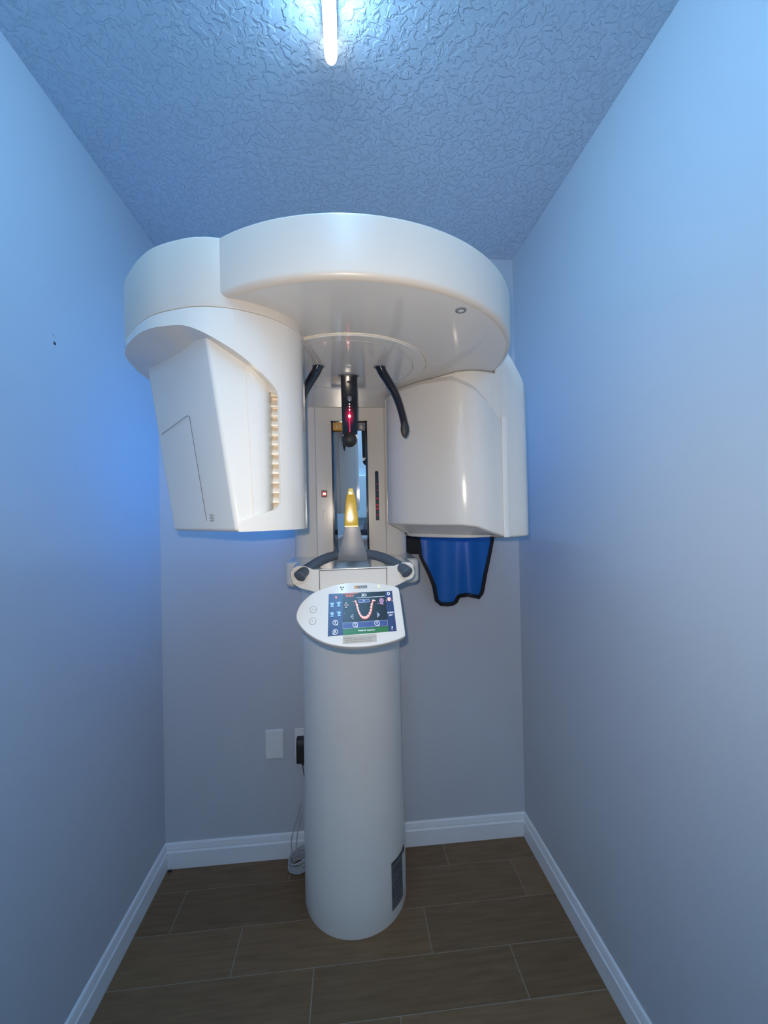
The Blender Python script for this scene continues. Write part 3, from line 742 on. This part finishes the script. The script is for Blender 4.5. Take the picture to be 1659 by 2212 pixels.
hr = [.0132-.0025*sin(pi*i/(hn-1)) for i in range(hn)]; hr[0] = .0115; 
hnd = part(MB().tube(hp, [.0118]+hr[1:-1]+[.0118], 24), 'handle', 'rubber', smooth=60, label='curved blue-grey hand grip bar')
for c in ((-.1055, .883, 1.234), (.126, .883, 1.235)):
    q = MB(); R_ = .0150
    q.tube([(c[0]+R_*cos(2*pi*k/40), c[1]-.0015, c[2]+R_*sin(2*pi*k/40)) for k in range(41)], .0020, 8, cap=False)
    part(q, 'grip_rim', 'white', arm, smooth=60)
# metal holder
def hsec(z, yy, w, th, bow=.003):
    P = []
    for k in range(13): t = -1+2*k/12; P.append((.0085+w*t, yy-th-bow*(1-t*t), z))
    for k in range(13): t = 1-2*k/12; P.append((.0085+w*t, yy+th, z))
    return P
hs = [hsec(1.258, .938, .0330, .016, .006), hsec(1.263, .934, .0335, .018, .006), hsec(1.275, .930, .0320, .018, .005), hsec(1.295, .924, .0265, .015, .004), hsec(1.318, .916, .0205, .011, .003), hsec(1.334, .911, .0170, .009, .002), hsec(1.3375, .910, .0163, .0083, .002)]
part(MB().loft(hs), 'chin_holder', 'metal', smooth=60, bevel=.0012)
def bsec(z, w, th, yy=.905): return [(x+.0070, y_+yy, z) for x, y_ in rrect(-w, w, -th, th, min(w, th)*.5)]
bbk = part(MB().loft([bsec(1.336, .0148, .006), bsec(1.340, .0155, .0065), bsec(1.36, .0148, .006), bsec(1.385, .0125, .0052), bsec(1.402, .0102, .0045), bsec(1.408, .0090, .004), bsec(1.411, .0070, .003)]), 'bite_block', 'yellow', smooth=50, label='translucent yellow bite block')
part(MB().loft([bsec(1.4075, .0068, .005, .9035), bsec(1.412, .0072, .0055, .9035), bsec(1.4165, .0060, .0055, .9035), bsec(1.421, .0050, .0050, .9035), bsec(1.4225, .0030, .0030, .9035)]), 'bite_tip', 'pale_yellow', bbk, smooth=50, label='paler knob at the tip')
part(MB().box(-.0080, .0218, .8972, .8985, 1.3365, 1.3395), 'lip_edge', 'pale_yellow', bbk, bevel=.0004)

# ---- touch panel
PO = V((.002, .90, 1.143))+V((-.00216, -.97174, .23606))*.066; PN = V((-.00216, -.97174, .23606)).normalized(); PX = V((.99916, -.01178, -.03934)); PX = (PX-PN*PX.dot(PN)).normalized(); PY = PN.cross(PX)
if PY.z < 0: PY = -PY
TILT = radians(15); PN, PY = PN*cos(TILT)+PY*sin(TILT), (PY*cos(TILT)-PN*sin(TILT))/cos(TILT)
K = .00102
def L2(px, py, h=0.0): return PO+PX*((px-758)*.000953)+PY*((1328-py)*.000945)+PN*h
pout = [(641, 1331), (643, 1317), (650, 1303), (662, 1290), (678, 1278), (700, 1268.5), (725, 1261.5), (755, 1257), (785, 1256), (815, 1258), (842, 1262), (858, 1266), (864, 1269.5), (866, 1276), (869, 1305), (872, 1335), (875, 1368), (873.5, 1373), (866, 1377), (850, 1383), (825, 1389), (795, 1393.5), (765, 1395), (740, 1393.5), (715, 1389), (692, 1381), (672, 1370), (656, 1357), (645, 1343)]
def smooth_out(P, n=4):
    return [(q.x, q.y) for q in catmull([V(p) for p in P], n, True)]
po2 = smooth_out(pout, 3)
def ploft(P, levels, mi=0):
    mb = MB(); secs = []
    for d, h in levels:
        q = inset(P, d) if d else P
        secs.append([L2(x, yy, h) for x, yy in q])
    return mb.loft(secs, mi)
cpn = part(ploft(po2, [(2, -.030), (1.0, -.028), (0, -.024), (0, -.006), (.4, -.0035), (1.1, -.0012), (2.0, 0.0)]), 'control_panel', 'panel', smooth=50, label='off-white almond shaped touch screen panel')
part(MB().box(-.03, .08, .868, .90, 1.155, 1.20), 'panel_mount', 'white', cpn, bevel=.004)
# screen drawn in its own picture units (10.37 units per millimetre-ish step)
def C(X, Y, h=.0): return L2(700+X/10.37, 1255+Y/10.37, h)
SCM = ['scr_navy', 'scr_black', 'scr_white', 'scr_blue', 'scr_green', 'scr_orange', 'scr_pink', 'scr_tooth', 'scr_icon', 'scr_mauve', 'scr_grey', 'scr_brown']
I = {k[4:]: i for i, k in enumerate(SCM)}
sc = MB(); Z = [.0006]
def lay(): Z[0] += .00002; return Z[0]
def poly(P, c): h = lay(); sc.add([C(x, y, h) for x, y in P], [list(range(len(P)))], I[c])
def disc(x, y, rx, c, ry=None, n=20): ry = ry or rx; poly([(x+rx*cos(2*pi*k/n), y+ry*sin(2*pi*k/n)) for k in range(n)], c)
def line(P, wd, c):
    for (a, b), (e, f) in zip(P, P[1:]):
        d = math.hypot(e-a, f-b) or 1; nx, ny = -(f-b)/d*wd/2, (e-a)/d*wd/2; poly([(a-nx, b-ny), (e-nx, f-ny), (e+nx, f+ny), (a+nx, b+ny)], c)
def ringc(x, y, r, wd, c, n=24):
    h = lay(); o = [(x+r*cos(2*pi*k/n), y+r*sin(2*pi*k/n)) for k in range(n)]; i_ = [(x+(r-wd)*cos(2*pi*k/n), y+(r-wd)*sin(2*pi*k/n)) for k in range(n)]
    sc.add([C(*p, h) for p in o+i_], [[k, (k+1) % n, n+(k+1) % n, n+k] for k in range(n)], I[c])
ROT = -.054
def text(s, x, y, size, c, mb=None, mi=None, bold=0):
    h = lay(); v, f = text_geo(s); ca, sa = cos(ROT), sin(ROT)
    for ox in ([0] if not bold else [-bold, 0, bold]):
        (mb or sc).add([C(x+ox+(p.x*size*ca+p.y*size*sa), y+(p.x*size*sa-p.y*size*ca), h) for p in v], f, I[c] if mi is None else mi)
poly([(88, 300), (1537, 222), (1615, 1112), (110, 1222)], 'navy')
poly([(400, 283), (1372, 231), (1432, 1015), (432, 1070)], 'black')
poly([(433, 1070), (1430, 1015), (1437, 1126), (440, 1200)], 'green')
poly([(424, 938), (1415, 872), (1426, 1002), (432, 1066)], 'grey'); poly([(429, 945), (1409, 879), (1420, 996), (437, 1058)], 'blue')
line([(400, 298), (755, 276)], 14, 'orange'); line([(725, 388), (1370, 346)], 10, 'white')
text('PAN', 565, 342, 86, 'orange', bold=4); text('3D', 888, 325, 96, 'white', bold=4)
poly([(765, 422), (1018, 406), (1024, 482), (771, 498)], 'grey'); poly([(775, 432), (1010, 417), (1015, 472), (781, 488)], 'scr_blue'[4:]); text('P1', 895, 452, 50, 'white')
jaw = [(705, 470), (722, 530), (742, 590), (758, 650), (785, 720), (815, 780), (855, 825), (900, 845), (950, 838), (995, 800), (1028, 745), (1050, 680), (1062, 610), (1072, 540), (1085, 480), (1092, 450)]
jw = [(q.x, q.y) for q in catmull([V(p) for p in jaw], 3)]
line(jw, 38, 'orange'); line(jw, 30, 'pink')
poly([(628, 490), (660, 462), (712, 448), (722, 500), (690, 470)], 'tooth'); poly([(1072, 470), (1085, 425), (1130, 435), (1162, 462), (1110, 462)], 'tooth')
for x, y in [(735, 555), (748, 620), (768, 680), (790, 735), (820, 785), (862, 815), (905, 822), (948, 812), (985, 780), (1015, 728), (1038, 668), (1050, 600), (1062, 538)]: disc(x, y, 22, 'tooth', 26, 12)
for x, y, sg in [(175, 545, 1), (325, 530, 2), (185, 755, 3), (338, 740, 4)]:
    disc(x, y-8, 36, 'icon', 40); poly([(x-32, y+38), (x+34, y+34), (x+38, y+58), (x-36, y+62)], 'icon')
    a = 12
    if sg == 1: line([(x-42, y-50), (x-36, y-15)], a, 'icon'); line([(x+42, y-52), (x+34, y-18)], a, 'icon')
    if sg == 2: line([(x-58, y-15), (x-36, y-42)], a, 'icon'); line([(x+36, y-42), (x+58, y-20)], a, 'icon')
    if sg == 3: line([(x-45, y-45), (x-30, y-25)], a, 'icon')
    if sg == 4: line([(x-62, y-15), (x-40, y-42)], a, 'icon')
disc(258, 385, 22, 'pink'); line([(215, 372), (240, 345), (290, 350), (300, 385)], 7, 'brown'); poly([(245, 400), (272, 400), (260, 425)], 'tooth')
for x, y, ch in [(263, 938, 'T'), (270, 1133, 'R'), (699, 982, 'T'), (1179, 950, 'T')]:
    ringc(x, y, 58, 11, 'white'); text(ch, x, y, 82, 'white', bold=3)
    sx = -1 if ch == 'R' else 1
    poly([(x+sx*20, y+50), (x+sx*52, y+25), (x+sx*52, y+62)], 'white')
ringc(1450, 295, 36, 17, 'white'); disc(1462, 420, 40, 'tooth', 46); line([(1392, 465), (1415, 380)], 5, 'brown'); line([(1505, 380), (1530, 460)], 5, 'brown'); disc(1398, 462, 9, 'tooth'); disc(1530, 460, 9, 'tooth')
text('QUICK', 1488, 722, 46, 'white', bold=3); text('OFF', 1492, 778, 46, 'white', bold=3); text('?', 1512, 1060, 105, 'white', bold=5)
disc(1288, 455, 55, 'mauve', 58); poly([(1240, 455), (1300, 455), (1338, 545), (1250, 540)], 'mauve'); disc(1214, 522, 12, 'grey')
disc(486, 517, 15, 'white'); disc(490, 607, 15, 'white'); text('LR07', 498, 563, 46, 'tooth'); text('0', 461, 750, 44, 'brown')
poly([(588, 815), (652, 748), (657, 882)], 'grey'); poly([(606, 815), (645, 772), (649, 858)], 'black'); line([(615, 818), (645, 815)], 8, 'white')
poly([(1178, 705), (1250, 770), (1188, 842)], 'grey'); poly([(1188, 730), (1232, 770), (1194, 815)], 'blue'); disc(1207, 774, 11, 'white')
text('Ready for exposure', 950, 1100, 46, 'white', bold=2)
part(sc, 'touch_screen', SCM, cpn, smooth=0, label='lit touch screen showing a dental arch')
# bezel marks
bz = MB(); Z[0] = .0004
def bpoly(P, mi): h = lay(); bz.add([C(x, y, h) for x, y in P], [list(range(len(P)))], mi)
bpoly([(663, 110), (740, 105), (744, 172), (668, 177)], 0); bpoly([(740, 105), (962, 95), (964, 160), (744, 172)], 1)
text('s', 690, 145, 64, 'x', bz, 2) if False else None
h = lay()
def btxt(s, x, y, size, mi):
    hh = lay(); v, f = text_geo(s); ca, sa = cos(ROT), sin(ROT)
    bz.add([C(x+(p.x*size*ca+p.y*size*sa), y+(p.x*size*sa-p.y*size*ca), hh) for p in v], f, mi)
btxt('s', 690, 145, 72, 2); btxt('i', 722, 147, 62, 2)
for ch, x in (('r', 768), ('o', 812), ('n', 865), ('a', 925)): btxt(ch, x, 138-(x-768)*.05, 74, 2)
part(bz, 'logo', ['orange', 'greyprint', 'letter'], cpn, smooth=0, label='small orange and grey logo above the screen')
rd = MB()
for a0 in (-90, 30, 150):
    P = [(383+14*cos(radians(a)), 163-14*sin(radians(a))) for a in range(a0-28, a0+29, 8)]+[(383+46*cos(radians(a)), 163-46*sin(radians(a))) for a in range(a0+28, a0-29, -8)]
    rd.add([C(x, y, .0008) for x, y in P], [list(range(len(P)))])
rd.add([C(383+7*cos(k*pi/6), 163-7*sin(k*pi/6), .0008) for k in range(12)], [list(range(12))], 1)
part(rd, 'radiation_symbol', ['ink', 'orange'], cpn, smooth=0)
part(MB().sphere(C(1232, 115, .0006), .0016, 0, 12), 'status_light', 'green_led', cpn)
wl = MB()
wl.add([C(x, y, .0006) for x, y in [(438, 1212), (1168, 1170), (1172, 1335), (440, 1380)]], [[0, 1, 2, 3]], 0)
def wline(x0_, x1_, y_, wd): wl.add([C(x0_, y_, .0008), C(x1_, y_-(x1_-x0_)*.055, .0008), C(x1_, y_-(x1_-x0_)*.055+wd, .0008), C(x0_, y_+wd, .0008)], [[0, 1, 2, 3]], 1)
def wtxt(s, xc, yc, size):
    v, f = text_geo(s); ca, sa = cos(ROT), sin(ROT)
    wl.add([C(xc+(p.x*size*ca+p.y*size*sa), yc+(p.x*size*sa-p.y*size*ca), .0008) for p in v], f, 1)
wtxt('WARNING:', 537, 1266, 40)
wtxt('This x-ray unit may be dangerous to', 900, 1248, 34); wtxt('patient and operator unless safe exposure', 775, 1288, 34); wtxt('factors and operating instructions are observed.', 785, 1322, 30)
part(wl, 'warning_label', ['label_beige', 'ink'], cpn, smooth=0, label='grey warning label with three lines of small print')
for cy in (540, 674):
    b_ = MB(); X0, Y0 = 620+315/5.53, 1220+cy/5.53
    def pr(r, h, n=32): return [L2(X0+r*cos(2*pi*k/n), Y0+r*sin(2*pi*k/n), h) for k in range(n)]
    b_.loft([pr(7.6, -.0005), pr(7.4, .0008), pr(6.6, .0010)], 1); b_.loft([pr(6.2, .0004), pr(6.0, .0013), pr(5.2, .0015)], 0)
    s_ = 1 if cy == 540 else -1
    b_.add([L2(X0-2, Y0+1.5*s_, .0018), L2(X0+2, Y0+1.5*s_, .0018), L2(X0, Y0-2.5*s_, .0018)], [[0, 1, 2]], 2)
    part(b_, 'button', ['panel', 'seam', 'seam'], cpn, smooth=50)
